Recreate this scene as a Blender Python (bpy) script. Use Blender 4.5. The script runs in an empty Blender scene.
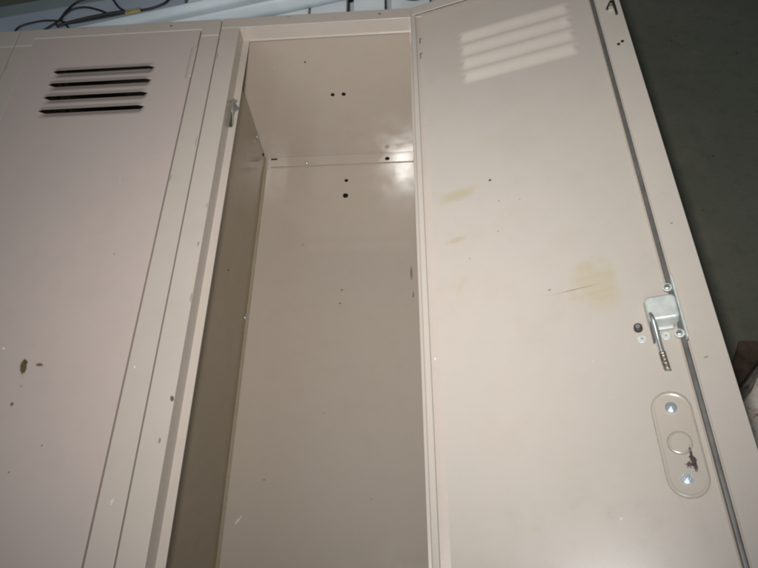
import bpy, bmesh, math, random
from mathutils import Vector, Matrix
random.seed(4)
scene = bpy.context.scene
COL = scene.collection
R = math.radians

# ------------------------------------------------------------------ materials
def new_mat(name):
    m = bpy.data.materials.new(name); m.use_nodes = True
    nt = m.node_tree; nt.nodes.clear()
    out = nt.nodes.new('ShaderNodeOutputMaterial')
    b = nt.nodes.new('ShaderNodeBsdfPrincipled')
    nt.links.new(b.outputs[0], out.inputs[0])
    return m, nt, b

def mathn(nt, op, a, b=None, c=None, clamp=False):
    n = nt.nodes.new('ShaderNodeMath'); n.operation = op; n.use_clamp = clamp
    for i, v in enumerate((a, b, c)):
        if v is None: continue
        if isinstance(v, (int, float)): n.inputs[i].default_value = v
        else: nt.links.new(v, n.inputs[i])
    return n.outputs[0]

def noise(nt, co, scale, detail=3, rough=0.55, seed=0.0, stretch=None):
    if stretch:
        mp = nt.nodes.new('ShaderNodeMapping'); mp.inputs['Scale'].default_value = stretch
        nt.links.new(co, mp.inputs[0]); co = mp.outputs[0]
    n = nt.nodes.new('ShaderNodeTexNoise'); n.noise_dimensions = '4D'
    n.inputs['W'].default_value = seed
    n.inputs['Scale'].default_value = scale; n.inputs['Detail'].default_value = detail
    n.inputs['Roughness'].default_value = rough
    nt.links.new(co, n.inputs['Vector'])
    return n.outputs[0]

def ramp(nt, v, lo, hi, a=0.0, b=1.0):
    n = nt.nodes.new('ShaderNodeMapRange'); n.clamp = True
    n.inputs[1].default_value = lo; n.inputs[2].default_value = hi
    n.inputs[3].default_value = a; n.inputs[4].default_value = b
    nt.links.new(v, n.inputs[0]); return n.outputs[0]

def mix(nt, fac, a, b, mode='MIX'):
    n = nt.nodes.new('ShaderNodeMix'); n.data_type = 'RGBA'; n.blend_type = mode
    if isinstance(fac, (int, float)): n.inputs[0].default_value = fac
    else: nt.links.new(fac, n.inputs[0])
    for i, v in ((6, a), (7, b)):
        if isinstance(v, tuple): n.inputs[i].default_value = (*v, 1)
        else: nt.links.new(v, n.inputs[i])
    return n.outputs[2]

PAINT = (0.50, 0.448, 0.398)
INNER = (0.462, 0.394, 0.332)
def paint(name, blobs=(), base=PAINT, rough=0.24, seed=0.0, wear=1.0, spec=0.5, bump=0.10, mottle=0.35, mcol=(0.42, 0.37, 0.27)):
    """old sprayed locker enamel; blobs = (cx, cy, rx, ry, angle, colour, strength, softness, breakup)"""
    m, nt, b = new_mat(name)
    tc = nt.nodes.new('ShaderNodeTexCoord'); co = tc.outputs['Object']
    big = noise(nt, co, 5.0, 3, 0.6, seed)
    mid = noise(nt, co, 38.0, 4, 0.65, seed + 2)
    streak = noise(nt, co, 9.0, 4, 0.6, seed + 5, (4.0, 0.6, 4.0))
    c = mix(nt, ramp(nt, big, 0.3, 0.7, 0, 1), base, tuple(v * k for v, k in zip(base, (0.95, 0.97, 0.985))))
    c = mix(nt, ramp(nt, mid, 0.48, 0.75, 0, 0.30 * wear), c, tuple(v * k for v, k in zip(base, (0.84, 0.86, 0.86))))
    c = mix(nt, ramp(nt, streak, 0.55, 0.8, 0, 0.25 * wear), c, tuple(v * k for v, k in zip(base, (1.07, 1.04, 0.98))))
    c = mix(nt, ramp(nt, noise(nt, co, 13.0, 5, 0.7, seed + 21), 0.50, 0.78, 0, mottle), c, mcol)
    fine = noise(nt, co, 900.0, 2, 0.6, seed + 30)
    c = mix(nt, ramp(nt, fine, 0.35, 0.65, 0, 0.5), c, mix(nt, 1.0, c, (0.93, 0.93, 0.94), 'MULTIPLY'))
    # tiny specks of dirt and chips
    vo = nt.nodes.new('ShaderNodeTexVoronoi'); vo.inputs['Scale'].default_value = 34
    nt.links.new(co, vo.inputs['Vector'])
    sel = nt.nodes.new('ShaderNodeSeparateColor'); nt.links.new(vo.outputs['Color'], sel.inputs[0])
    dot = mathn(nt, 'LESS_THAN', vo.outputs['Distance'], mathn(nt, 'MULTIPLY', sel.outputs[1], 0.045))
    keep = mathn(nt, 'GREATER_THAN', sel.outputs[0], 0.80)
    c = mix(nt, mathn(nt, 'MULTIPLY', mathn(nt, 'MULTIPLY', dot, keep), 0.75 * wear), c, (0.12, 0.09, 0.07))
    keep2 = mathn(nt, 'LESS_THAN', sel.outputs[0], 0.10)
    c = mix(nt, mathn(nt, 'MULTIPLY', mathn(nt, 'MULTIPLY', dot, keep2), 0.6 * wear), c, (0.72, 0.70, 0.66))
    brk = noise(nt, co, 520.0, 4, 0.65, seed + 9)
    brk2 = noise(nt, co, 70.0, 4, 0.6, seed + 11)
    for (cx, cy, rx, ry, ang, colr, st, soft, bk) in blobs:
        mp = nt.nodes.new('ShaderNodeMapping'); mp.vector_type = 'TEXTURE'
        mp.inputs['Location'].default_value = (cx, cy, 0)
        mp.inputs['Rotation'].default_value = (0, 0, R(ang))
        mp.inputs['Scale'].default_value = (rx, ry, 1e3)
        nt.links.new(co, mp.inputs[0])
        ln = nt.nodes.new('ShaderNodeVectorMath'); ln.operation = 'LENGTH'
        nt.links.new(mp.outputs[0], ln.inputs[0])
        nz = brk if max(rx, ry) < 0.01 else brk2
        d = mathn(nt, 'ADD', ln.outputs['Value'], mathn(nt, 'MULTIPLY', mathn(nt, 'SUBTRACT', nz, 0.5), bk * (2.2 if max(rx, ry) < 0.01 else 1.0)))
        c = mix(nt, ramp(nt, d, 1.0, 1.0 - soft, 0, st), c, colr)
    nt.links.new(c, b.inputs['Base Color'])
    nt.links.new(ramp(nt, mid, 0.3, 0.7, rough - 0.04, rough + 0.07), b.inputs['Roughness'])
    b.inputs['Specular IOR Level'].default_value = spec
    bp = nt.nodes.new('ShaderNodeBump'); bp.inputs['Strength'].default_value = bump
    bp.inputs['Distance'].default_value = 0.0012
    h = mathn(nt, 'ADD', mathn(nt, 'MULTIPLY', noise(nt, co, 420, 2, 0.5, seed), 0.10), noise(nt, co, 7, 2, 0.5, seed + 3))
    nt.links.new(h, bp.inputs['Height']); nt.links.new(bp.outputs[0], b.inputs['Normal'])
    return m

def simple(name, base, rough=0.5, metal=0.0, var=0.15, scale=60, spec=0.5, bump=0.0):
    m, nt, b = new_mat(name)
    tc = nt.nodes.new('ShaderNodeTexCoord'); co = tc.outputs['Object']
    n = noise(nt, co, scale, 4, 0.6)
    c = mix(nt, ramp(nt, n, 0.3, 0.7), tuple(v * (1 - var) for v in base), tuple(min(1, v * (1 + var)) for v in base))
    nt.links.new(c, b.inputs['Base Color'])
    nt.links.new(ramp(nt, n, 0.3, 0.7, rough * 0.85, min(1, rough * 1.15)), b.inputs['Roughness'])
    b.inputs['Metallic'].default_value = metal
    b.inputs['Specular IOR Level'].default_value = spec
    if bump:
        bp = nt.nodes.new('ShaderNodeBump'); bp.inputs['Strength'].default_value = bump; bp.inputs['Distance'].default_value = 0.002
        nt.links.new(n, bp.inputs['Height']); nt.links.new(bp.outputs[0], b.inputs['Normal'])
    return m

def dirt(c=(0.07, 0.055, 0.04)): return c
OLIVE = (0.44, 0.385, 0.26)
M = {}
M['paint'] = paint('locker_enamel', base=INNER, rough=0.11, spec=1.0, bump=0.010)
M['frame'] = paint('frame_enamel', [
    (0.025, -0.585, 0.0022, 0.0035, 20, dirt(), 0.9, 0.3, 0.5),
    (0.020, -0.627, 0.0015, 0.0030, 0, (0.2, 0.17, 0.13), 0.8, 0.3, 0.6),
    (0.0235, -0.40, 0.001, 0.004, 0, (0.2, 0.17, 0.13), 0.8, 0.3, 0.6),
    (0.291, -0.683, 0.0016, 0.0034, -15, (0.72, 0.69, 0.64), 0.7, 0.7, 1.0),
    (0.2795, -0.30, 0.0008, 0.006, 0, (0.2, 0.16, 0.12), 0.6, 0.4, 1.0),
    (0.0262, -0.47, 0.0009, 0.007, 0, (0.2, 0.16, 0.12), 0.7, 0.4, 1.0),
    (0.0258, -0.345, 0.0008, 0.004, 0, (0.2, 0.16, 0.12), 0.7, 0.4, 1.0),
    (0.0030, -0.08, 0.0010, 0.010, 0, (0.2, 0.16, 0.12), 0.5, 0.4, 1.0),
    (0.302, -0.24, 0.0009, 0.012, 0, (0.2, 0.16, 0.12), 0.5, 0.4, 1.0),
    (0.306, -0.52, 0.0009, 0.012, 0, (0.2, 0.16, 0.12), 0.4, 0.4, 1.0),
    (0.098, -0.004, 0.004, 0.0012, 0, (0.25, 0.2, 0.15), 0.6, 0.4, 1.0),
    (0.285, -0.55, 0.001, 0.002, 0, (0.78, 0.75, 0.7), 0.8, 0.5, 0.6),
    (0.230, -0.0095, 0.0030, 0.0022, 0, dirt((0.1, 0.1, 0.09)), 0.85, 0.4, 0.5),
    (0.165, -0.012, 0.004, 0.003, 0, (0.3, 0.25, 0.2), 0.4, 0.8, 0.8)], base=(0.50, 0.438, 0.388), seed=1)
M['closed_skin'] = paint('closed_door_enamel', [
    (0.1095, -0.548, 0.0060, 0.0120, -14, (0.36, 0.27, 0.20), 0.35, 0.6, 0.8),
    (0.1085, -0.541, 0.0020, 0.0040, -40, (0.10, 0.065, 0.035), 0.95, 0.25, 0.8),
    (0.109, -0.547, 0.0038, 0.0088, -14, (0.10, 0.065, 0.035), 0.95, 0.25, 0.35),
    (0.0925, -0.545, 0.0046, 0.0020, 8, (0.13, 0.09, 0.06), 0.9, 0.3, 0.5),
    (0.109, -0.587, 0.0022, 0.0026, 0, (0.13, 0.10, 0.07), 0.9, 0.4, 0.7),
    (0.105, -0.568, 0.0018, 0.0020, 0, (0.3, 0.25, 0.21), 0.6, 0.5, 0.9),
    (0.066, -0.63, 0.0012, 0.0014, 0, (0.2, 0.16, 0.13), 0.8, 0.5, 0.5),
    (0.091, -0.655, 0.0012, 0.0014, 0, (0.2, 0.16, 0.13), 0.8, 0.5, 0.5),
    (0.137, -0.525, 0.0016, 0.0016, 0, (0.8, 0.78, 0.75), 0.9, 0.5, 0.5),
    (0.043, -0.41, 0.0013, 0.0015, 0, (0.25, 0.2, 0.16), 0.7, 0.5, 0.5),
    (0.060, -0.30, 0.0006, 0.018, -12, (0.60, 0.52, 0.46), 0.5, 0.6, 0.6),
    (0.10, -0.72, 0.0014, 0.0016, 0, (0.2, 0.16, 0.13), 0.8, 0.5, 0.5)], base=(0.505, 0.425, 0.387), mottle=0.25, mcol=(0.46, 0.36, 0.33), seed=4)
M['open_skin'] = paint('open_door_enamel', rough=0.30, spec=0.6, blobs=[
    (0.162, -0.493, 0.0250, 0.0290, 10, OLIVE, 0.62, 0.5, 1.5),
    (0.158, -0.474, 0.0200, 0.0070, 8, (0.42, 0.35, 0.24), 0.22, 0.8, 1.6),
    (0.168, -0.486, 0.0210, 0.0022, 6, (0.38, 0.32, 0.22), 0.20, 0.8, 1.8),
    (0.160, -0.505, 0.0240, 0.0020, 8, (0.38, 0.32, 0.22), 0.18, 0.8, 1.8),
    (0.172, -0.511, 0.0180, 0.0016, 4, (0.38, 0.32, 0.22), 0.18, 0.8, 1.8),
    (0.171, -0.517, 0.0200, 0.0120, 10, OLIVE, 0.40, 0.7, 1.3),
    (0.036, -0.352, 0.0230, 0.0100, 8, (0.40, 0.34, 0.21), 0.60, 0.6, 1.3),
    (0.050, -0.347, 0.0180, 0.0060, 14, OLIVE, 0.45, 0.8, 1.0),
    (0.032, -0.413, 0.0130, 0.0045, 5, (0.40, 0.34, 0.21), 0.55, 0.6, 1.4),
    (0.034, -0.470, 0.0035, 0.0130, -25, OLIVE, 0.40, 0.8, 1.0),
    (0.110, -0.30, 0.0050, 0.0170, 15, OLIVE, 0.30, 0.9, 1.0),
    (0.145, -0.4975, 0.0270, 0.0007, 5, (0.18, 0.14, 0.10), 0.75, 0.7, 0.5),
    (0.0755, -0.3405, 0.0019, 0.0019, 0, (0.05, 0.04, 0.035), 0.95, 0.4, 0.2),
    (0.0825, -0.372, 0.0012, 0.0012, 0, (0.2, 0.17, 0.13), 0.8, 0.5, 0.3),
    (0.105, -0.376, 0.0010, 0.0010, 0, (0.25, 0.2, 0.16), 0.7, 0.5, 0.3),
    (0.121, -0.4935, 0.0015, 0.0012, 0, (0.2, 0.15, 0.11), 0.85, 0.5, 0.3),
    (0.078, -0.412, 0.0012, 0.0012, 0, (0.25, 0.2, 0.16), 0.7, 0.5, 0.3),
    (0.045, -0.44, 0.0010, 0.0010, 0, (0.25, 0.2, 0.16), 0.7, 0.5, 0.3),
    (0.193, -0.688, 0.0008, 0.030, 8, OLIVE, 0.6, 0.7, 0.6)], seed=7)
M['rim'] = paint('door_rim_enamel', [
    (0.2415, -0.452, 0.0016, 0.0010, 0, (0.25, 0.15, 0.13), 0.9, 0.5, 0.5),
    (0.238, -0.590, 0.0026, 0.0010, 10, (0.3, 0.18, 0.15), 0.8, 0.5, 0.6),
    (0.246, -0.72, 0.004, 0.03, 10, (0.55, 0.38, 0.35), 0.35, 0.9, 0.9)], seed=9)
M['back'] = paint('back_panel_enamel', [
    (0.024, -0.645, 0.0019, 0.0085, -40, (0.74, 0.71, 0.66), 0.75, 0.6, 1.0),
    (0.151, -0.297, 0.0028, 0.0016, 0, (0.15, 0.12, 0.09), 0.9, 0.4, 0.5),
    (0.149, -0.321, 0.0026, 0.0020, 0, (0.18, 0.14, 0.1), 0.8, 0.4, 0.5),
    (0.132, -0.50, 0.0012, 0.0012, 0, (0.2, 0.17, 0.13), 0.7, 0.5, 0.5),
    (0.20, -0.62, 0.0016, 0.0014, 0, (0.25, 0.2, 0.16), 0.6, 0.5, 0.5),
    (0.262, -0.27, 0.0018, 0.015, 0, (0.14, 0.11, 0.09), 0.8, 0.4, 0.9),
    (0.264, -0.31, 0.0014, 0.006, 0, (0.14, 0.11, 0.09), 0.8, 0.4, 0.9)], base=INNER, rough=0.11, spec=1.0, bump=0.010, seed=12)
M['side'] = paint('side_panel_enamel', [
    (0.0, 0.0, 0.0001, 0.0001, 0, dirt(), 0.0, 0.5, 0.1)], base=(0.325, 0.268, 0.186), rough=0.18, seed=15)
M['plate'] = paint('handle_plate_enamel', [
    (0.2098, -0.6635, 0.0013, 0.0050, -4, (0.06, 0.035, 0.04), 0.95, 0.25, 1.2),
    (0.2104, -0.6690, 0.0024, 0.0040, 14, (0.06, 0.035, 0.04), 0.95, 0.25, 1.3),
    (0.2075, -0.6728, 0.0046, 0.0024, 22, (0.09, 0.05, 0.06), 0.95, 0.25, 1.5),
    (0.2108, -0.6750, 0.0020, 0.0036, 8, (0.06, 0.035, 0.045), 0.95, 0.25, 1.3)],
    base=(0.485, 0.432, 0.372), seed=18)
M['seam'] = simple('grimy_seam', (0.27, 0.24, 0.18), 0.6, 0.0, 0.3, 300)
M['zinc'] = simple('zinc_plate', (0.62, 0.66, 0.66), 0.33, 0.85, 0.10, 90)
M['zinc_dull'] = simple('dull_zinc', (0.60, 0.64, 0.62), 0.45, 0.3, 0.12, 90)
M['tip'] = simple('worn_lever_tip', (0.26, 0.23, 0.20), 0.4, 0.7, 0.75, 420)
M['catch'] = simple('blackened_catch_steel', (0.045, 0.042, 0.036), 0.4, 0.5, 0.4, 300)
M['zinc_pale'] = simple('pale_zinc', (0.60, 0.62, 0.60), 0.45, 0.2, 0.12, 300)
M['bar'] = simple('grey_steel_bar', (0.15, 0.15, 0.145), 0.45, 0.35, 0.2, 60)
M['bolt'] = simple('blue_zinc_bolt', (0.66, 0.76, 0.84), 0.28, 0.8, 0.1, 200)
M['dark'] = simple('dark_steel', (0.085, 0.065, 0.055), 0.45, 0.5, 0.3, 200)
M['black'] = simple('black_rubber', (0.018, 0.019, 0.022), 0.5, 0.0, 0.2, 80)
M['hole'] = simple('hole_shadow_steel', (0.012, 0.010, 0.008), 0.9, 0.0, 0.1, 80, 0.1)
M['shade_green'] = simple('dark_green_shade', (0.055, 0.055, 0.040), 0.8, 0.0, 0.3, 200, 0.2)
M['green_metal'] = simple('latch_hook_steel', (0.42, 0.44, 0.36), 0.35, 0.6, 0.12, 90)
M['panel_blue'] = simple('pale_blue_grey_panel', (0.40, 0.45, 0.53), 0.5, 0.0, 0.12, 9)
M['panel_green'] = simple('grey_green_panel', (0.24, 0.29, 0.30), 0.55, 0.0, 0.15, 9)
M['trim'] = simple('pale_trim', (0.60, 0.67, 0.71), 0.42, 0.0, 0.08, 12)
M['slat'] = simple('white_slat', (0.76, 0.80, 0.82), 0.5, 0.0, 0.06, 14)
M['yellow'] = simple('yellow_tag', (0.36, 0.31, 0.15), 0.6, 0.0, 0.2, 80)
M['brown'] = simple('rusty_board', (0.10, 0.072, 0.052), 0.85, 0.0, 0.65, 34, 0.3, 0.4)

def floor_mat():
    m, nt, b = new_mat('dark_concrete')
    co = nt.nodes.new('ShaderNodeTexCoord').outputs['Object']
    a = noise(nt, co, 2.2, 5, 0.6); f = noise(nt, co, 45, 5, 0.7, 3); g = noise(nt, co, 260, 2, 0.6, 5)
    c = mix(nt, ramp(nt, a, 0.3, 0.7), (0.130, 0.138, 0.104), (0.185, 0.185, 0.146))
    c = mix(nt, ramp(nt, f, 0.5, 0.8, 0, 0.5), c, (0.060, 0.066, 0.052))
    c = mix(nt, ramp(nt, noise(nt, co, 6, 5, 0.7, 8), 0.52, 0.75, 0, 0.5), c, (0.24, 0.225, 0.18))
    vo = nt.nodes.new('ShaderNodeTexVoronoi'); vo.inputs['Scale'].default_value = 26; nt.links.new(co, vo.inputs['Vector'])
    sp = mathn(nt, 'LESS_THAN', vo.outputs['Distance'], 0.05)
    c = mix(nt, mathn(nt, 'MULTIPLY', sp, 0.6), c, (0.010, 0.010, 0.010))
    nt.links.new(c, b.inputs['Base Color'])
    nt.links.new(ramp(nt, f, 0.3, 0.7, 0.55, 0.8), b.inputs['Roughness'])
    b.inputs['Specular IOR Level'].default_value = 0.3
    bp = nt.nodes.new('ShaderNodeBump'); bp.inputs['Strength'].default_value = 0.5; bp.inputs['Distance'].default_value = 0.002
    nt.links.new(mathn(nt, 'ADD', f, mathn(nt, 'MULTIPLY', g, 0.4)), bp.inputs['Height']); nt.links.new(bp.outputs[0], b.inputs['Normal'])
    return m
M['floor'] = floor_mat()

def block_mat():
    m, nt, b = new_mat('chipped_white_and_red_paint')
    co = nt.nodes.new('ShaderNodeTexCoord').outputs['Object']
    a = noise(nt, co, 38, 5, 0.7, 1); r = noise(nt, co, 28, 4, 0.7, 6)
    c = mix(nt, ramp(nt, a, 0.35, 0.65), (0.85, 0.78, 0.70), (0.55, 0.49, 0.43))
    c = mix(nt, ramp(nt, r, 0.56, 0.62, 0, 0.8), c, (0.30, 0.07, 0.055))
    nt.links.new(c, b.inputs['Base Color']); b.inputs['Roughness'].default_value = 0.75
    bp = nt.nodes.new('ShaderNodeBump'); bp.inputs['Strength'].default_value = 0.7; bp.inputs['Distance'].default_value = 0.004
    nt.links.new(a, bp.inputs['Height']); nt.links.new(bp.outputs[0], b.inputs['Normal'])
    return m
M['block'] = block_mat()

# ------------------------------------------------------------------ mesh helpers
def link(name, bm, mat, parent=None, bevel=0.0, seg=2, smooth=False, solid=0.0, angle=30):
    me = bpy.data.meshes.new(name)
    bmesh.ops.recalc_face_normals(bm, faces=bm.faces)
    bm.to_mesh(me); bm.free()
    me.materials.append(mat)
    o = bpy.data.objects.new(name, me); COL.objects.link(o)
    if smooth:
        for p in me.polygons: p.use_smooth = True
    if solid:
        s = o.modifiers.new('thickness', 'SOLIDIFY'); s.thickness = solid; s.offset = 0
    if bevel:
        b = o.modifiers.new('edge', 'BEVEL'); b.width = bevel; b.segments = seg
        b.limit_method = 'ANGLE'; b.angle_limit = R(angle); b.harden_normals = False
        for p in me.polygons: p.use_smooth = True
        wn = o.modifiers.new('normals', 'WEIGHTED_NORMAL'); wn.keep_sharp = True; wn.weight = 90
    if parent is not None: o.parent = parent
    return o

def box(bm, x0, x1, y0, y1, z0, z1):
    v = [bm.verts.new(p) for p in ((x0,y0,z0),(x1,y0,z0),(x1,y1,z0),(x0,y1,z0),(x0,y0,z1),(x1,y0,z1),(x1,y1,z1),(x0,y1,z1))]
    for f in ((0,3,2,1),(4,5,6,7),(0,1,5,4),(1,2,6,5),(2,3,7,6),(3,0,4,7)): bm.faces.new([v[i] for i in f])

def profile_y(bm, pts, y0, y1, mirror=None):
    """closed (x, z) outline swept along y"""
    if mirror is not None: pts = [(mirror - x, z) for x, z in pts]
    a = [bm.verts.new((x, y0, z)) for x, z in pts]; b = [bm.verts.new((x, y1, z)) for x, z in pts]
    n = len(pts)
    for i in range(n): bm.faces.new((a[i], a[(i+1) % n], b[(i+1) % n], b[i]))
    bm.faces.new(a); bm.faces.new(b[::-1])

def profile_x(bm, pts, x0, x1):
    a = [bm.verts.new((x0, y, z)) for y, z in pts]; b = [bm.verts.new((x1, y, z)) for y, z in pts]
    n = len(pts)
    for i in range(n): bm.faces.new((a[i], a[(i+1) % n], b[(i+1) % n], b[i]))
    bm.faces.new(a); bm.faces.new(b[::-1])

def prism(bm, pts, z0, z1):
    a = [bm.verts.new((x, y, z0)) for x, y in pts]; b = [bm.verts.new((x, y, z1)) for x, y in pts]
    n = len(pts)
    for i in range(n): bm.faces.new((a[i], a[(i+1) % n], b[(i+1) % n], b[i]))
    bm.faces.new(a); bm.faces.new(b[::-1])

def cyl(bm, c, axis, r0, r1, h, n=20):
    ax = Vector(axis).normalized()
    t = ax.orthogonal().normalized(); s = ax.cross(t)
    c = Vector(c)
    a = [bm.verts.new(c + r0 * (math.cos(2*math.pi*i/n) * t + math.sin(2*math.pi*i/n) * s)) for i in range(n)]
    b = [bm.verts.new(c + ax * h + r1 * (math.cos(2*math.pi*i/n) * t + math.sin(2*math.pi*i/n) * s)) for i in range(n)]
    for i in range(n): bm.faces.new((a[i], a[(i+1) % n], b[(i+1) % n], b[i]))
    bm.faces.new(a[::-1]); bm.faces.new(b)

def tube(bm, pts, r, n=10, rfun=None):
    pts = [Vector(p) for p in pts]
    # Catmull-Rom resample
    out = []
    P = [pts[0]*2 - pts[1]] + pts + [pts[-1]*2 - pts[-2]]
    for i in range(1, len(P) - 2):
        for k in range(6):
            t = k / 6
            out.append(0.5 * ((2*P[i]) + (-P[i-1]+P[i+1])*t + (2*P[i-1]-5*P[i]+4*P[i+1]-P[i+2])*t*t + (-P[i-1]+3*P[i]-3*P[i+1]+P[i+2])*t**3))
    out.append(pts[-1])
    rings = []
    up = Vector((0.01, 0.02, 1))
    for i, p in enumerate(out):
        d = (out[min(i+1, len(out)-1)] - out[max(i-1, 0)]).normalized()
        s = d.cross(up).normalized(); u = s.cross(d).normalized()
        rr = r if rfun is None else rfun(i / (len(out)-1)) * r
        rings.append([bm.verts.new(p + rr * (math.cos(2*math.pi*k/n)*s + math.sin(2*math.pi*k/n)*u)) for k in range(n)])
    for a, b in zip(rings, rings[1:]):
        for k in range(n): bm.faces.new((a[k], a[(k+1) % n], b[(k+1) % n], b[k]))
    bm.faces.new(rings[0][::-1]); bm.faces.new(rings[-1])

def BM(): return bmesh.new()
def empty(name, loc=(0,0,0)):
    o = bpy.data.objects.new(name, None); COL.objects.link(o); o.location = loc; o.empty_display_size = 0.05
    return o
def tag(o, label, cat, group=None, kind=None):
    if label: o['label'] = label
    if cat: o['category'] = cat
    if group: o['group'] = group
    if kind: o['kind'] = kind
    return o

# ------------------------------------------------------------------ dimensions (metres)
W = 0.305; H = 1.524; D = 0.286          # one locker
ST = 0.0274                               # stile width
RAIL = 0.0212
DZ = 0.022                                # depth of the door rebate
LIPL, LIPR = 0.0370, 0.0340
G = 0.0008                                # half gap between lockers
FLOOR = -0.312

def smooth01(t): t = max(0, min(1, t)); return t*t*(3-2*t)

def door_skin(bm, u0, u1, v0, v1, shift=0.0):
    """outer sheet of a door in (u, v, w); four louvres, sheet pressed to -w above and to +w below each slit"""
    la, lb = 0.0535, 0.2010
    slits = [y + shift for y in (-0.0972, -0.1227, -0.1482, -0.1737)]
    ln, hood, dip, dl = 0.0105, 0.0026, 0.0046, 0.0140
    vt, vb = slits[0] + ln, slits[-1] - 0.0150
    NJ = 16
    NX = 70
    us = [la + (lb - la) * i / NX for i in range(NX + 1)]
    def quad(a, b, c, d): bm.faces.new([bm.verts.new((x, y, 0)) for x, y in ((a, c), (b, c), (b, d), (a, d))])
    quad(u0, u1, vt, v1); quad(u0, u1, v0, vb); quad(u0, la, vb, vt); quad(lb, u1, vb, vt)
    def height(u, t):
        s = (u - la) / (lb - la)
        e = min(1.0, min(s, 1 - s) * (lb - la) / 0.0095)
        return e * e * (3 - 2 * e) * (0.6 * t * t * (3 - 2 * t) + 0.4 * t ** 2) if e > 0 else 0.0
    for k, y in enumerate(slits):
        nxt = (slits[k+1] + ln) if k < 3 else vb
        for rows in ([(y + ln * (1 - j / NJ), -hood, j / NJ) for j in range(NJ + 1)],
                     [(y - dl * j / NJ, dip, 1 - j / NJ) for j in range(NJ + 1)]):
            prev = None
            for (yy, amp, t) in rows:
                r = [bm.verts.new((u, yy, amp * height(u, t))) for u in us]
                if prev:
                    for i in range(NX): bm.faces.new((prev[i], prev[i+1], r[i+1], r[i])).smooth = True
                prev = r
        if y - dl > nxt + 1e-5:
            a = [bm.verts.new((u, y - dl, 0)) for u in us]; b = [bm.verts.new((u, nxt, 0)) for u in us]
            for i in range(NX): bm.faces.new((a[i], a[i+1], b[i+1], b[i]))

def disc_hole(parent, loc, axis, r, name='screw_hole', sy=1.0):
    bm = BM(); n = 20
    ax = Vector(axis).normalized()
    t = Vector((1, 0, 0)) if abs(ax.x) < 0.5 else Vector((0, 1, 0)); s = ax.cross(t)
    c = Vector(loc) - ax * 0.0004
    a = [bm.verts.new(c + r * (math.cos(2*math.pi*i/n) * t + sy * math.sin(2*math.pi*i/n) * s)) for i in range(n)]
    b = [bm.verts.new(c + ax * 0.0007 + r * (math.cos(2*math.pi*i/n) * t + sy * math.sin(2*math.pi*i/n) * s)) for i in range(n)]
    for i in range(n): bm.faces.new((a[i], a[(i+1) % n], b[(i+1) % n], b[i]))
    bm.faces.new(a[::-1]); bm.faces.new(b)
    return link(name, bm, M['hole'], parent)

def rivet(parent, loc, axis, r, h, mat, name='rivet'):
    bm = BM(); cyl(bm, loc, axis, r, r * 0.55, h, 18)
    return link(name, bm, mat, parent, smooth=False, bevel=h * 0.3, seg=2)

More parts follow.
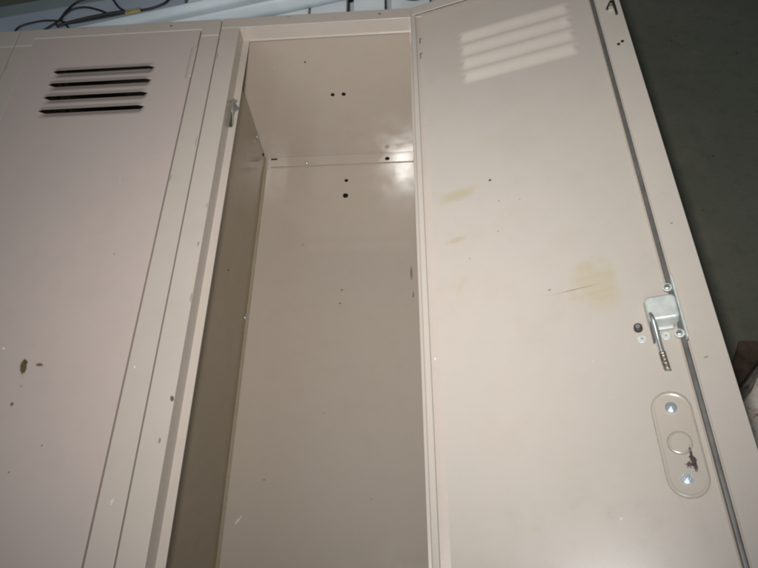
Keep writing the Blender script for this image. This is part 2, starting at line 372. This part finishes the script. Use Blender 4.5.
# ------------------------------------------------------------------ locker carcass
def carcass(root, detail=True):
    YS = -RAIL if detail else -0.036
    # --- face frame: two stiles, top and bottom rail, each L section with a rebate lip
    yb = -H
    bm = BM()
    L = [(G, 0), (ST, 0), (ST + 0.0004, -DZ), (LIPL, -DZ), (LIPL, -DZ - 0.0014), (G, -DZ - 0.0014)]
    profile_y(bm, L, yb, YS)
    link('frame_stile', bm, M['frame'], root, bevel=0.0013, seg=3)
    bm = BM()
    Rr = [(G, 0), (ST, 0), (ST + 0.0004, -DZ), (LIPR, -DZ), (LIPR, -DZ - 0.0014), (G, -DZ - 0.0014)]
    profile_y(bm, Rr, yb, YS, mirror=W)
    link('frame_stile', bm, M['frame'], root, bevel=0.0013, seg=3)
    bm = BM()
    T = [(0, 0.0002), (-RAIL, 0.0002), (-RAIL - 0.0004, -DZ), (-0.0238, -DZ - 0.0002), (-0.0238, -DZ - 0.0016), (0, -DZ - 0.0016)]
    if detail: profile_x(bm, T, G, W - G)
    else: prism(bm, [(G, 0), (G, YS), (ST, YS), (ST, -RAIL), (W - ST, -RAIL), (W - ST, YS), (W - G, YS), (W - G, 0)], -DZ - 0.0016, 0.0003)
    link('frame_rail', bm, M['frame'], root, bevel=0.0013, seg=3)
    bm = BM(); box(bm, ST + 0.001, W - ST - 0.001, yb, yb + 0.03, -DZ, 0)
    link('frame_rail', bm, M['frame'], root, bevel=0.0013, seg=3)
    # --- sheet-metal box
    t = 0.001; zf = -DZ - 0.002
    bm = BM(); box(bm, G, G + t, yb + 0.001, -0.0005, -D, zf)
    box(bm, G + t, 0.0050, yb + 0.002, -0.014, -D + 0.0012, -D + 0.0024)       # foot flange on the back panel
    sp = link('side_panel', bm, M['side'], root, bevel=0.0004, seg=2)
    bm = BM(); box(bm, W - G - t, W - G, yb + 0.001, -0.0005, -D, zf)
    box(bm, W - 0.0050, W - G - t, yb + 0.002, -0.014, -D + 0.0012, -D + 0.0024)
    link('side_panel', bm, M['side'], root, bevel=0.0004, seg=2)
    bm = BM(); box(bm, G + t, W - G - t, -0.013, -0.012, -D, zf)
    box(bm, G + t + 0.011, W - 0.013, -0.0345, -0.013, -D + 0.0012, -D + 0.0026)
    tp = link('top_panel', bm, M['paint'], root, bevel=0.0006, seg=2)
    bm = BM(); box(bm, G + t, W - G - t, yb + 0.001, -0.0005, -D - 0.001, -D)
    bp = link('back_panel', bm, M['back'], root)
    bm = BM(); box(bm, G + t, W - G - t, yb + 0.001, yb + 0.002, -D, zf)
    link('bottom_panel', bm, M['paint'], root)
    bm = BM(); box(bm, 0.0051, 0.0064, yb + 0.002, -0.036, -D + 0.0002, -D + 0.0008)
    link('corner_seam', bm, M['seam'], bp)
    if detail:
        disc_hole(tp, (0.1440, -0.0132, -0.1415), (0, -1, 0), 0.0032)
        disc_hole(tp, (0.1620, -0.0132, -0.1415), (0, -1, 0), 0.0034)
        disc_hole(tp, (0.1100, -0.0132, -0.0740), (0, -1, 0), 0.0013)
        bm = BM(); box(bm, 0.013, 0.0245, -0.0185, -0.0150, -D + 0.0022, -D + 0.0030)
        link('slot', bm, M['hole'], tp)
        disc_hole(tp, (0.2250, -0.0270, -D + 0.0028), (0, 0, 1), 0.0042, sy=0.9)
        rivet(tp, (0.079, -0.0275, -D + 0.0026), (0, 0, 1), 0.0036, 0.0018, M['zinc'])
        disc_hole(bp, (0.1520, -0.0720, -D + 0.0003), (0, 0, 1), 0.0032)
        disc_hole(bp, (0.1515, -0.1060, -D + 0.0003), (0, 0, 1), 0.0048)
        rivet(sp, (G + t, -0.0215, -0.2200), (1, 0, 0), 0.0045, 0.0035, M['zinc'], 'bolt')
        rivet(sp, (G + t, -0.345, -0.279), (1, 0, 0), 0.0045, 0.0035, M['zinc'], 'bolt')
        rivet(sp, (G + t, -0.920, -0.279), (1, 0, 0), 0.0045, 0.0035, M['zinc'], 'bolt')
        disc_hole(sp, (G + t + 0.0002, -0.325, -0.173), (1, 0, 0), 0.0012)
        bm = BM(); box(bm, G + t, G + t + 0.0012, -0.021, -0.0155, -0.270, -0.266)
        link('gasket', bm, M['hole'], sp)

# ------------------------------------------------------------------ closed locker
def closed_door(root):
    d = bpy.data.objects.new('door', None)
    bm = BM()
    u1 = W - 2 * ST - 0.0026
    bh = -H + 0.032
    door_skin(bm, 0.0012, u1, bh, -0.0228)
    # rounded edge and pan walls, ring by ring
    U0, U1, V0, V1 = 0.0012, u1, bh, -0.0228
    rings = []
    for off, w in ((0, 0), (0.0004, 0.0001), (0.0007, 0.0005), (0.0008, 0.0010), (0.0008, 0.018)):
        rings.append([bm.verts.new(p) for p in ((U0 - off, V0 - off, w), (U1 + off, V0 - off, w), (U1 + off, V1 + off, w), (U0 - off, V1 + off, w))])
    for p, q in zip(rings, rings[1:]):
        for i in range(4): bm.faces.new((p[i], p[(i+1) % 4], q[(i+1) % 4], q[i]))
    me = bpy.data.meshes.new('door')
    bm.to_mesh(me); bm.free(); me.materials.append(M['closed_skin'])
    bpy.data.objects.remove(d)
    d = bpy.data.objects.new('door', me); COL.objects.link(d)
    d.parent = root
    d.location = (W - ST - 0.0014, 0, 0.0004)
    d.rotation_euler = (0, math.pi, 0)
    for (ya, yb_) in ((-0.062, -0.122), (-0.74, -0.80), (-1.40, -1.46)):
        bm = BM(); box(bm, -0.0012, 0.0036, yb_, ya, -0.0022, -0.0004)
        kn = link('hinge_knuckle', bm, M['closed_skin'], d, bevel=0.0008, seg=3)
        bm = BM(); box(bm, 0.0064, 0.0071, yb_, ya, -0.0005, 0.0005); box(bm, 0.0016, 0.0064, yb_ - 0.0005, yb_ + 0.0002, -0.0005, 0.0005); box(bm, 0.0016, 0.0064, ya - 0.0002, ya + 0.0005, -0.0005, 0.0005)
        link('hinge_slot', bm, M['seam'], kn)
    return d

# ------------------------------------------------------------------ open locker door
TH = R(15.7)
def open_door(root):
    UA, UI, UB = -0.0068, 0.2290, 0.2548
    WR = 0.015
    vt, vb = 0.0005 - 0.0155, -H + 0.032
    bm = BM()
    door_skin(bm, UA, UB, vb, vt, 0.0085)
    me = bpy.data.meshes.new('door'); bm.to_mesh(me); bm.free(); me.materials.append(M['open_skin'])
    d = bpy.data.objects.new('door', me); COL.objects.link(d)
    d.parent = root
    d.location = (0.2833, 0, -0.0019); d.rotation_euler = (0, -TH, 0)
    # rolled hinge edge, lock-side return flange, top and bottom return flanges
    bm = BM()
    profile_y(bm, [(UA - 0.0004, -0.0005), (UA - 0.0004, 0.0095), (UA + 0.0010, 0.0105), (UA + 0.0058, 0.0105), (UA + 0.0066, 0.0095),
                   (UA + 0.0066, 0.0088), (UA + 0.0008, 0.0088), (UA + 0.0008, -0.0005)], vb, vt)
    link('hinge_flange', bm, M['rim'], d, bevel=0.0007, seg=2)
    bm = BM()
    profile_y(bm, [(UB - 0.0008, -0.0005), (UB + 0.0004, -0.0005), (UB + 0.0004, WR), (UI, WR), (UI, WR - 0.0016), (UB - 0.0008, WR - 0.0016)], vb, vt)
    link('lock_flange', bm, M['rim'], d, bevel=0.0007, seg=2)
    bm = BM()
    prof = [(vt - 0.0003, 0.0006), (vt + 0.0008, 0.0006), (vt + 0.0008, 0.0142), (vt - 0.0165, 0.0142), (vt - 0.0165, 0.0130), (vt - 0.0003, 0.0130)]
    profile_x(bm, prof, UA + 0.002, UB - 0.001)
    link('end_flange', bm, M['rim'], d, bevel=0.0006, seg=2)
    bm = BM()
    profile_x(bm, [(2 * vb - (y - vt) - vb, z) for y, z in prof], UA + 0.002, UB - 0.001)
    link('end_flange', bm, M['rim'], d, bevel=0.0006, seg=2)
    # grey locking bar under the flange
    bm = BM(); box(bm, 0.2246, 0.2284, vb + 0.04, vt - 0.03, 0.0012, 0.0085)
    bar = link('locking_bar', bm, M['bar'], d, bevel=0.0008, seg=2)
    bm = BM(); box(bm, 0.2234, 0.2245, vb + 0.04, vt - 0.03, 0.0006, 0.0030)  # pale strip painting in the highlight along the bar's edge
    link('bar_highlight', bm, M['paint'], bar)
    # latch openings in the lock flange
    bm = BM(); prism(bm, [(0.2465, -0.147), (0.2492, -0.147), (0.2492, -0.1215), (0.2465, -0.1205)], WR - 0.0004, WR + 0.0032)
    prism(bm, [(0.2378, -0.1330), (0.2400, -0.1345), (0.2475, -0.1235), (0.2450, -0.1195)], WR - 0.0004, WR + 0.0024)
    link('latch_catch', bm, M['catch'], d, bevel=0.0005)
    bm = BM(); prism(bm, [(0.2405, -0.1345), (0.2455, -0.1345), (0.2460, -0.1275), (0.2435, -0.1275)], WR - 0.0002, WR + 0.0040)
    link('latch_hook', bm, M['green_metal'], d, bevel=0.0003)
    for (u, v, r) in ((0.2408, -0.1965, 0.0018), (0.2455, -0.1935, 0.0018)):
        disc_hole(d, (u, v, WR + 0.0002), (0, 0, 1), r)
    for yy in (-0.068, -0.098):           # hinge leaf notches by the hinge edge
        bm = BM(); box(bm, 0.0018, 0.0032, yy - 0.011, yy, 0.0002, 0.0015)
        box(bm, 0.0032, 0.0056, yy - 0.0016, yy, 0.0002, 0.0013)
        link('hinge_clip', bm, M['bar'], d, bevel=0.0003)
    # ---- lift latch mechanism
    bm = BM()
    n = 5
    def rrect(x0, x1, y0, y1, r, k=5):
        pts = []
        for cx, cy, a0 in ((x1 - r, y1 - r, 0), (x0 + r, y1 - r, 90), (x0 + r, y0 + r, 180), (x1 - r, y0 + r, 270)):
            for i in range(k + 1):
                a = R(a0 + 90 * i / k); pts.append((cx + r * math.cos(a), cy + r * math.sin(a)))
        return pts
    base = rrect(0.2010, 0.2275, -0.5525, -0.5240, 0.0035)
    top = rrect(0.2015, 0.2272, -0.5500, -0.5265, 0.0045)
    za, zb = 0.0015, 0.0170
    va = [bm.verts.new((x, y, za)) for x, y in base]; vv = [bm.verts.new((x, y, zb)) for x, y in top]
    for i in range(len(va)): bm.faces.new((va[i], va[(i+1) % len(va)], vv[(i+1) % len(va)], vv[i]))
    bm.faces.new(va[::-1]); bm.faces.new(vv)
    cov = link('latch_cover', bm, M['zinc_dull'], d, bevel=0.0024, seg=4)
    bm = BM(); box(bm, 0.2086, 0.2215, -0.5545, -0.5500, 0.0012, 0.0042)
    link('cover_lip', bm, M['zinc_dull'], cov, bevel=0.0008)
    # side mounting plate along the bar with its two screws
    bm = BM(); box(bm, 0.2276, 0.2296, -0.5700, -0.5080, 0.0090, 0.0175)
    mp = link('mounting_plate', bm, M['zinc_dull'], d, bevel=0.0006)
    for v in (-0.5160, -0.5625):
        bm = BM(); cyl(bm, (0.2238, v, 0.0085), (0, 0, 1), 0.0034, 0.0026, 0.0030, 6)
        link('screw', bm, M['zinc'], mp, bevel=0.0005)
        bm = BM(); cyl(bm, (0.2238, v, 0.0085), (0, 0, 1), 0.0042, 0.0042, 0.0008, 18)
        link('washer', bm, M['zinc_dull'], mp)
    # lift lever
    bm = BM()
    tube(bm, [(0.2040, -0.5430, 0.0150), (0.2046, -0.5480, 0.0168), (0.2052, -0.5560, 0.0150), (0.2056, -0.5680, 0.0120), (0.2062, -0.5800, 0.0100)], 0.0022, 12)
    lev = link('lift_lever', bm, M['zinc'], d, smooth=True)
    bm = BM()
    tube(bm, [(0.2062, -0.5780, 0.0102), (0.2066, -0.5850, 0.0090), (0.2074, -0.5940, 0.0078)], 0.0028, 10, lambda t: 1.0 + 0.05 * math.sin(t * 30) - 0.25 * max(0, t - 0.75))
    link('lever_tip', bm, M['tip'], lev)
    bm = BM(); cyl(bm, (0.2082, -0.5925, 0.0075), (0.3, -0.6, 0.6), 0.0013, 0.0011, 0.003, 10)
    link('tip_pin', bm, M['bolt'], lev)
    bm = BM(); box(bm, 0.2020, 0.2036, -0.5660, -0.5300, 0.0012, 0.0130)
    link('lever_guide', bm, M['bar'], lev, bevel=0.0004)
    # black bumper and flat rivets
    bm = BM(); cyl(bm, (0.1925, -0.5492, 0.0006), (-0.05, 0.1, 1), 0.0040, 0.0036, 0.0052, 20)
    kn = link('bumper', bm, M['dark'], d, bevel=0.0006)
    bm = BM(); cyl(bm, (0.1922, -0.5486, 0.0058), (-0.05, 0.1, 1), 0.0022, 0.0020, 0.0006, 16)
    link('bumper_cap', bm, M['bolt'], kn)
    for (u, v) in ((0.1937, -0.5591), (0.2138, -0.5594)):
        bm = BM(); cyl(bm, (u, v, 0.0004), (0, 0, 1), 0.0044, 0.0038, 0.0007, 24)
        rv = link('flat_rivet', bm, M['zinc_pale'], d, bevel=0.0003)
        bm = BM(); cyl(bm, (u, v, 0.0010), (0, 0, 1), 0.0010, 0.0008, 0.0004, 12)
        link('rivet_centre', bm, M['zinc'], rv)
    # pull-handle backing plate: stadium with a rolled groove, round boss and two nuts
    def stadium(c, hw, top, bot, k=14):
        pts = []
        for i in range(k + 1):
            a = math.pi * i / k; pts.append((c + hw * math.cos(a), top - hw + hw * math.sin(a)))
        for i in range(k + 1):
            a = math.pi + math.pi * i / k; pts.append((c + hw * math.cos(a), bot + hw + hw * math.sin(a)))
        return pts
    uc, top, bot, hw = 0.2035, -0.6125, -0.6975, 0.0142
    o0 = stadium(uc, hw + 0.0014, top + 0.0014, bot - 0.0014); o1 = stadium(uc, hw, top, bot); o2 = stadium(uc, hw - 0.0016, top - 0.0016, bot + 0.0016)
    bm = BM(); prism(bm, stadium(uc, hw + 0.0019, top + 0.0019, bot - 0.0019), 0.0002, 0.0005)
    seam = bm
    bm = BM()
    rings = [[bm.verts.new((x, y, z)) for x, y in o] for o, z in ((o0, 0.0004), (o0, 0.0006), (o1, 0.0013), (o2, 0.0007))]
    N = len(o0)
    for a, b in zip(rings, rings[1:]):
        for i in range(N): bm.faces.new((a[i], a[(i+1) % N], b[(i+1) % N], b[i]))
    bm.faces.new(rings[-1])
    hp = link('handle_plate', bm, M['plate'], d, bevel=0.0002, seg=1, angle=20)
    link('seam', seam, M['seam'], hp)
    bm = BM(); cyl(bm, (0.2036, -0.6551, 0.00065), (0, 0, 1), 0.0097, 0.0097, 0.0003, 40)
    link('boss_seam', bm, M['seam'], hp)
    bm = BM()
    rr = [(0.0092, 0.0006), (0.0088, 0.0016), (0.0080, 0.0018), (0.0074, 0.0012)]
    rg = [[bm.verts.new((0.2036 + r * math.cos(2*math.pi*i/40), -0.6551 + r * math.sin(2*math.pi*i/40), z)) for i in range(40)] for r, z in rr]
    for a, b in zip(rg, rg[1:]):
        for i in range(40): bm.faces.new((a[i], a[(i+1) % 40], b[(i+1) % 40], b[i]))
    bm.faces.new(rg[-1])
    link('boss', bm, M['plate'], hp)
    for (u, v) in ((0.2035, -0.6252), (0.2027, -0.6841)):
        bm = BM(); cyl(bm, (u, v, 0.0007), (0, 0, 1), 0.0050, 0.0048, 0.0009, 28)
        ws = link('washer', bm, M['bolt'], hp)
        bm = BM(); cyl(bm, (u, v, 0.0016), (0, 0, 1), 0.0036, 0.0034, 0.0026, 6)
        link('nut', bm, M['zinc'], hp, bevel=0.0004)
        bm = BM(); cyl(bm, (u, v, 0.0042), (0, 0, 1), 0.0018, 0.0015, 0.0018, 14)
        link('bolt_end', bm, M['bolt'], hp, bevel=0.0003)
    return d

def striker(root):
    """thin bent hook standing edge-on on the rebate lip, with a small pointed catch"""
    bm = BM()
    pts = [(-0.146, -DZ), (-0.158, -0.0085), (-0.166, -0.0060), (-0.176, -0.0100), (-0.196, -DZ + 0.0010), (-0.196, -DZ), (-0.189, -DZ), (-0.174, -0.0140), (-0.166, -0.0105), (-0.160, -0.0125), (-0.152, -DZ)]
    a = [bm.verts.new((0.0325, y, z)) for y, z in pts]; b = [bm.verts.new((0.0338, y, z)) for y, z in pts]
    n = len(pts)
    for i in range(n): bm.faces.new((a[i], a[(i+1) % n], b[(i+1) % n], b[i]))
    bm.faces.new(a); bm.faces.new(b[::-1])
    s = link('latch_striker', bm, M['green_metal'], root, bevel=0.0004)
    bm = BM(); prism(bm, [(0.0336, -0.160), (0.0410, -0.172), (0.0336, -0.180)], -0.0135, -0.0120)
    link('catch', bm, M['zinc'], s, bevel=0.0004)
    bm = BM(); prism(bm, [(0.0278, -0.197), (0.0323, -0.197), (0.0323, -0.158), (0.0280, -0.170)], -DZ - 0.0004, -DZ + 0.0005)  # flat dark patch: shade of the striker recess put into colour
    link('striker_shade', bm, M['shade_green'], s)

# locker whose door is open
A = empty('locker', (0, 0, 0))
tag(A, 'open empty tan metal locker with its door swung back to the right', 'locker', 'tan metal lockers lying side by side')
carcass(A, True); striker(A); open_door(A)
# locker to its left, shut
B = empty('locker', (-W, 0, 0))
tag(B, 'shut tan metal locker with four dark louvre slits beside the open one', 'locker', 'tan metal lockers lying side by side')
carcass(B, False); closed_door(B)
# the one at the left edge of the photo: a copy
def copy_tree(o, parent=None):
    c = o.copy(); COL.objects.link(c); c.parent = parent
    for ch in list(o.children): copy_tree(ch, c)
    return c
Cc = copy_tree(B); Cc.location = (-2 * W, 0, 0)
tag(Cc, 'tan metal locker at the far left edge, only a sliver of its frame showing', 'locker', 'tan metal lockers lying side by side')

# ------------------------------------------------------------------ floor and the clutter behind
bm = BM(); s = 5
bm.faces.new([bm.verts.new(p) for p in ((-s, -s, 0), (s, -s, 0), (s, s, 0), (-s, s, 0))])
f = link('floor', bm, M['floor']); f.location = (0, 0, FLOOR); f['kind'] = 'structure'

def slab(name, loc, rot, sx, sy, h, mat, label, cat, bevel=0.004, group=None):
    bm = BM(); box(bm, 0, sx, 0, sy, 0, h)
    o = link(name, bm, mat, bevel=bevel, seg=3); o.location = loc; o.rotation_euler = (0, 0, R(rot))
    return tag(o, label, cat, group)
# blue-grey panel: far edge passes (-.476,.211) (-.340,.236)
hb = -0.12 - FLOOR
a = R(10.4)
def base(px, py, back, along):
    return (px - along * math.cos(a) + back * math.sin(a), py - along * math.sin(a) - back * math.cos(a), FLOOR)
slab('cabinet', base(-0.476, 0.211, 0.135, 0.46), 10.4, 0.80, 0.134, hb, M['panel_blue'],
     'pale blue grey metal cabinet lying behind the lockers with black cables on top', 'cabinet')
slab('panel', base(-0.476, 0.2145, 0.0, 0.46), 10.4, 0.80, 0.040, hb - 0.006, M['panel_green'],
     'dull grey green panel in the top left corner beyond the pale cabinet', 'panel')

# long pale trim rail with two rounded ridges
bm = BM()
prof = [(0.0, 0.0)]
for i in range(25):
    t = i / 24
    y = 0.054 * t
    z = 0.016 + 0.011 * math.exp(-((t - 0.12) / 0.10) ** 2) + 0.011 * math.exp(-((t - 0.86) / 0.11) ** 2)
    if i in (0, 24): z = 0.012
    prof.append((y, z))
prof.append((0.054, 0.0))
n = len(prof)
va = [bm.verts.new((0, y, z)) for y, z in prof]; vb = [bm.verts.new((1.25, y, z)) for y, z in prof]
for i in range(n): bm.faces.new((va[i], va[(i+1) % n], vb[(i+1) % n], vb[i]))
bm.faces.new(va); bm.faces.new(vb[::-1])
rail = link('trim_rail', bm, M['trim'], smooth=True)
for p in rail.data.polygons: p.use_smooth = abs(p.normal.x) < 0.5
rail.location = (-0.46, 0.041, -0.1195); rail.rotation_euler = (0, 0, R(14.3))
tag(rail, 'long pale blue trim rail with two rounded ridges resting behind the locker tops', 'trim rail')

# slatted white shelf
bm = BM()
for x0, x1 in ((-0.130, 0.095), (0.099, 0.163), (0.175, 0.2305), (0.2415, 0.31), (0.320, 0.38), (0.39, 0.45), (0.46, 0.52)):
    box(bm, x0, x1, 0.012, 0.42, -0.150, -0.1255)
box(bm, -0.130, 0.52, 0.03, 0.05, FLOOR, -0.1500); box(bm, -0.130, 0.52, 0.38, 0.40, FLOOR, -0.1500)
sh = link('slatted_shelf', bm, M['slat'], bevel=0.002)
tag(sh, 'white slatted shelf with dark gaps just beyond the top of the open locker', 'shelf')

ZC = -0.1165
def cable(pts, r, label, group='black cables on the pale cabinet', z=ZC):
    bm = BM(); tube(bm, [(p[0], p[1], (p[2] if len(p) > 2 else z)) for p in pts], r, 8)
    o = link('cable', bm, M['black'], smooth=True)
    return tag(o, label, 'cable', group)
# control points are metres on the cabinet top
cable([(-0.432, 0.150), (-0.427, 0.172), (-0.412, 0.181), (-0.385, 0.187), (-0.355, 0.184), (-0.330, 0.176), (-0.28, 0.185), (-0.232, 0.196)], 0.0017,
      'lowest black cable, running flat along the cabinet edge from the left')
cable([(-0.410, 0.115), (-0.378, 0.158), (-0.356, 0.184), (-0.348, 0.212), (-0.332, 0.238), (-0.30, 0.249), (-0.26, 0.254)], 0.0020,
      'black cable curving up and away in the widest loop')
cable([(-0.310, 0.130), (-0.336, 0.168), (-0.352, 0.190), (-0.340, 0.214), (-0.315, 0.219), (-0.285, 0.207), (-0.262, 0.192)], 0.0019,
      'black cable bent in a small arch inside the wide loop')
cable([(-0.355, 0.168, ZC + .001), (-0.335, 0.174, ZC + .002), (-0.30, 0.183, ZC + .003), (-0.26, 0.192, ZC + .003), (-0.235, 0.197, ZC + .002)], 0.0030,
      'thickest black cable ending beside the yellow tag')
cable([(-0.285, 0.262), (-0.268, 0.238), (-0.252, 0.214), (-0.238, 0.201)], 0.0019,
      'straight black cable slanting down to the yellow tag from the top')
cable([(-0.208, 0.200), (-0.185, 0.206), (-0.165, 0.219), (-0.158, 0.240)], 0.0022,
      'short black cable to the right of the yellow tag')
bm = BM(); box(bm, -0.014, 0.014, -0.005, 0.005, 0, 0.005)
tg = link('cable_tag', bm, M['yellow'], bevel=0.001); tg.location = (-0.222, 0.199, -0.119); tg.rotation_euler = (0, 0, R(12))
tag(tg, 'yellow tag wrapped round the cable ends on the pale cabinet', 'tag')
bm = BM(); tube(bm, [(0.262, 0.200, -0.116), (0.278, 0.190, -0.114), (0.294, 0.192, -0.114), (0.31, 0.21, -0.116)], 0.0065, 12)
hs = link('hose', bm, M['black'], smooth=True)
tag(hs, 'thick black hose end on the white slats by the open door corner', 'hose')

# rusty board and chipped block past the open door's free edge
bm = BM()
pts = [(0.655, -0.62), (0.80, -0.64), (0.84, -0.40), (0.745, -0.395), (0.715, -0.45)]
prism(bm, pts, FLOOR + 0.001, FLOOR + 0.006)
rb = link('board', bm, M['brown'], bevel=0.001)
tag(rb, 'rusty brown board on the dark floor at the right edge', 'board')
bm = BM(); box(bm, 0, 0.24, -0.18, 0, 0, 0.115)
bmesh.ops.subdivide_edges(bm, edges=bm.edges[:], cuts=7, use_grid_fill=True)
for v in bm.verts:
    v.co += Vector((random.uniform(-1, 1), random.uniform(-1, 1), random.uniform(-1, 1))) * 0.0035
blk = link('block', bm, M['block'], smooth=True)
blk.location = (0.625, -0.572, FLOOR + 0.0105); blk.rotation_euler = (0, 0, R(46))
tag(blk, 'chipped white block smeared with red paint on the rusty board', 'block')

# ------------------------------------------------------------------ camera
cam = bpy.data.cameras.new('camera'); co = bpy.data.objects.new('camera', cam); COL.objects.link(co)
co.location = (0.26835, -0.81462, 0.58332)
co.rotation_euler = (0.54363, 0.06642, 0.00074)
cam.sensor_width = 36; cam.lens = 36 * 640 / 758
cam.clip_start = 0.01; cam.clip_end = 100
scene.camera = co

# ------------------------------------------------------------------ light: on-camera flash + an added dim fill
def area(name, loc, target, size, power, color, sy=None):
    l = bpy.data.lights.new(name, 'AREA'); l.energy = power; l.color = color
    l.shape = 'RECTANGLE'; l.size = size; l.size_y = sy or size
    o = bpy.data.objects.new(name, l); COL.objects.link(o); o.location = loc
    o.rotation_euler = (Vector(target) - Vector(loc)).to_track_quat('-Z', 'Y').to_euler()
    return o
Rm = co.rotation_euler.to_matrix(); c0 = Vector(co.location)
fl = c0 + Rm @ Vector((-0.024, 0.040, 0.0))
fd = Rm @ Vector(((385 - 379) / 640, (284 - 182) / 640, -1))
flash = area('camera_flash', fl, fl + fd, 0.030, 2.85, (1.0, 0.97, 0.93), 0.016)
flash.data.spread = R(106)
area('ambient_fill', (-1.0, -2.4, 2.3), (0.0, 0.0, 0), 1.4, 12, (0.80, 0.92, 1.0), 0.9)  # added soft bluish fill, unseen, placed so its reflection stays out of view

w = bpy.data.worlds.new('World'); scene.world = w; w.use_nodes = True
w.node_tree.nodes['Background'].inputs[0].default_value = (0.80, 0.90, 1.0, 1)
w.node_tree.nodes['Background'].inputs[1].default_value = 0.05

scene.view_settings.view_transform = 'Standard'; scene.view_settings.look = 'None'
scene.view_settings.exposure = 0; scene.view_settings.gamma = 1
scene.cycles.max_bounces = 8; scene.cycles.diffuse_bounces = 4; scene.cycles.glossy_bounces = 5
scene.cycles.sample_clamp_indirect = 6
scene.render.filter_size = 1.9
scene.cycles.filter_width = 2.0
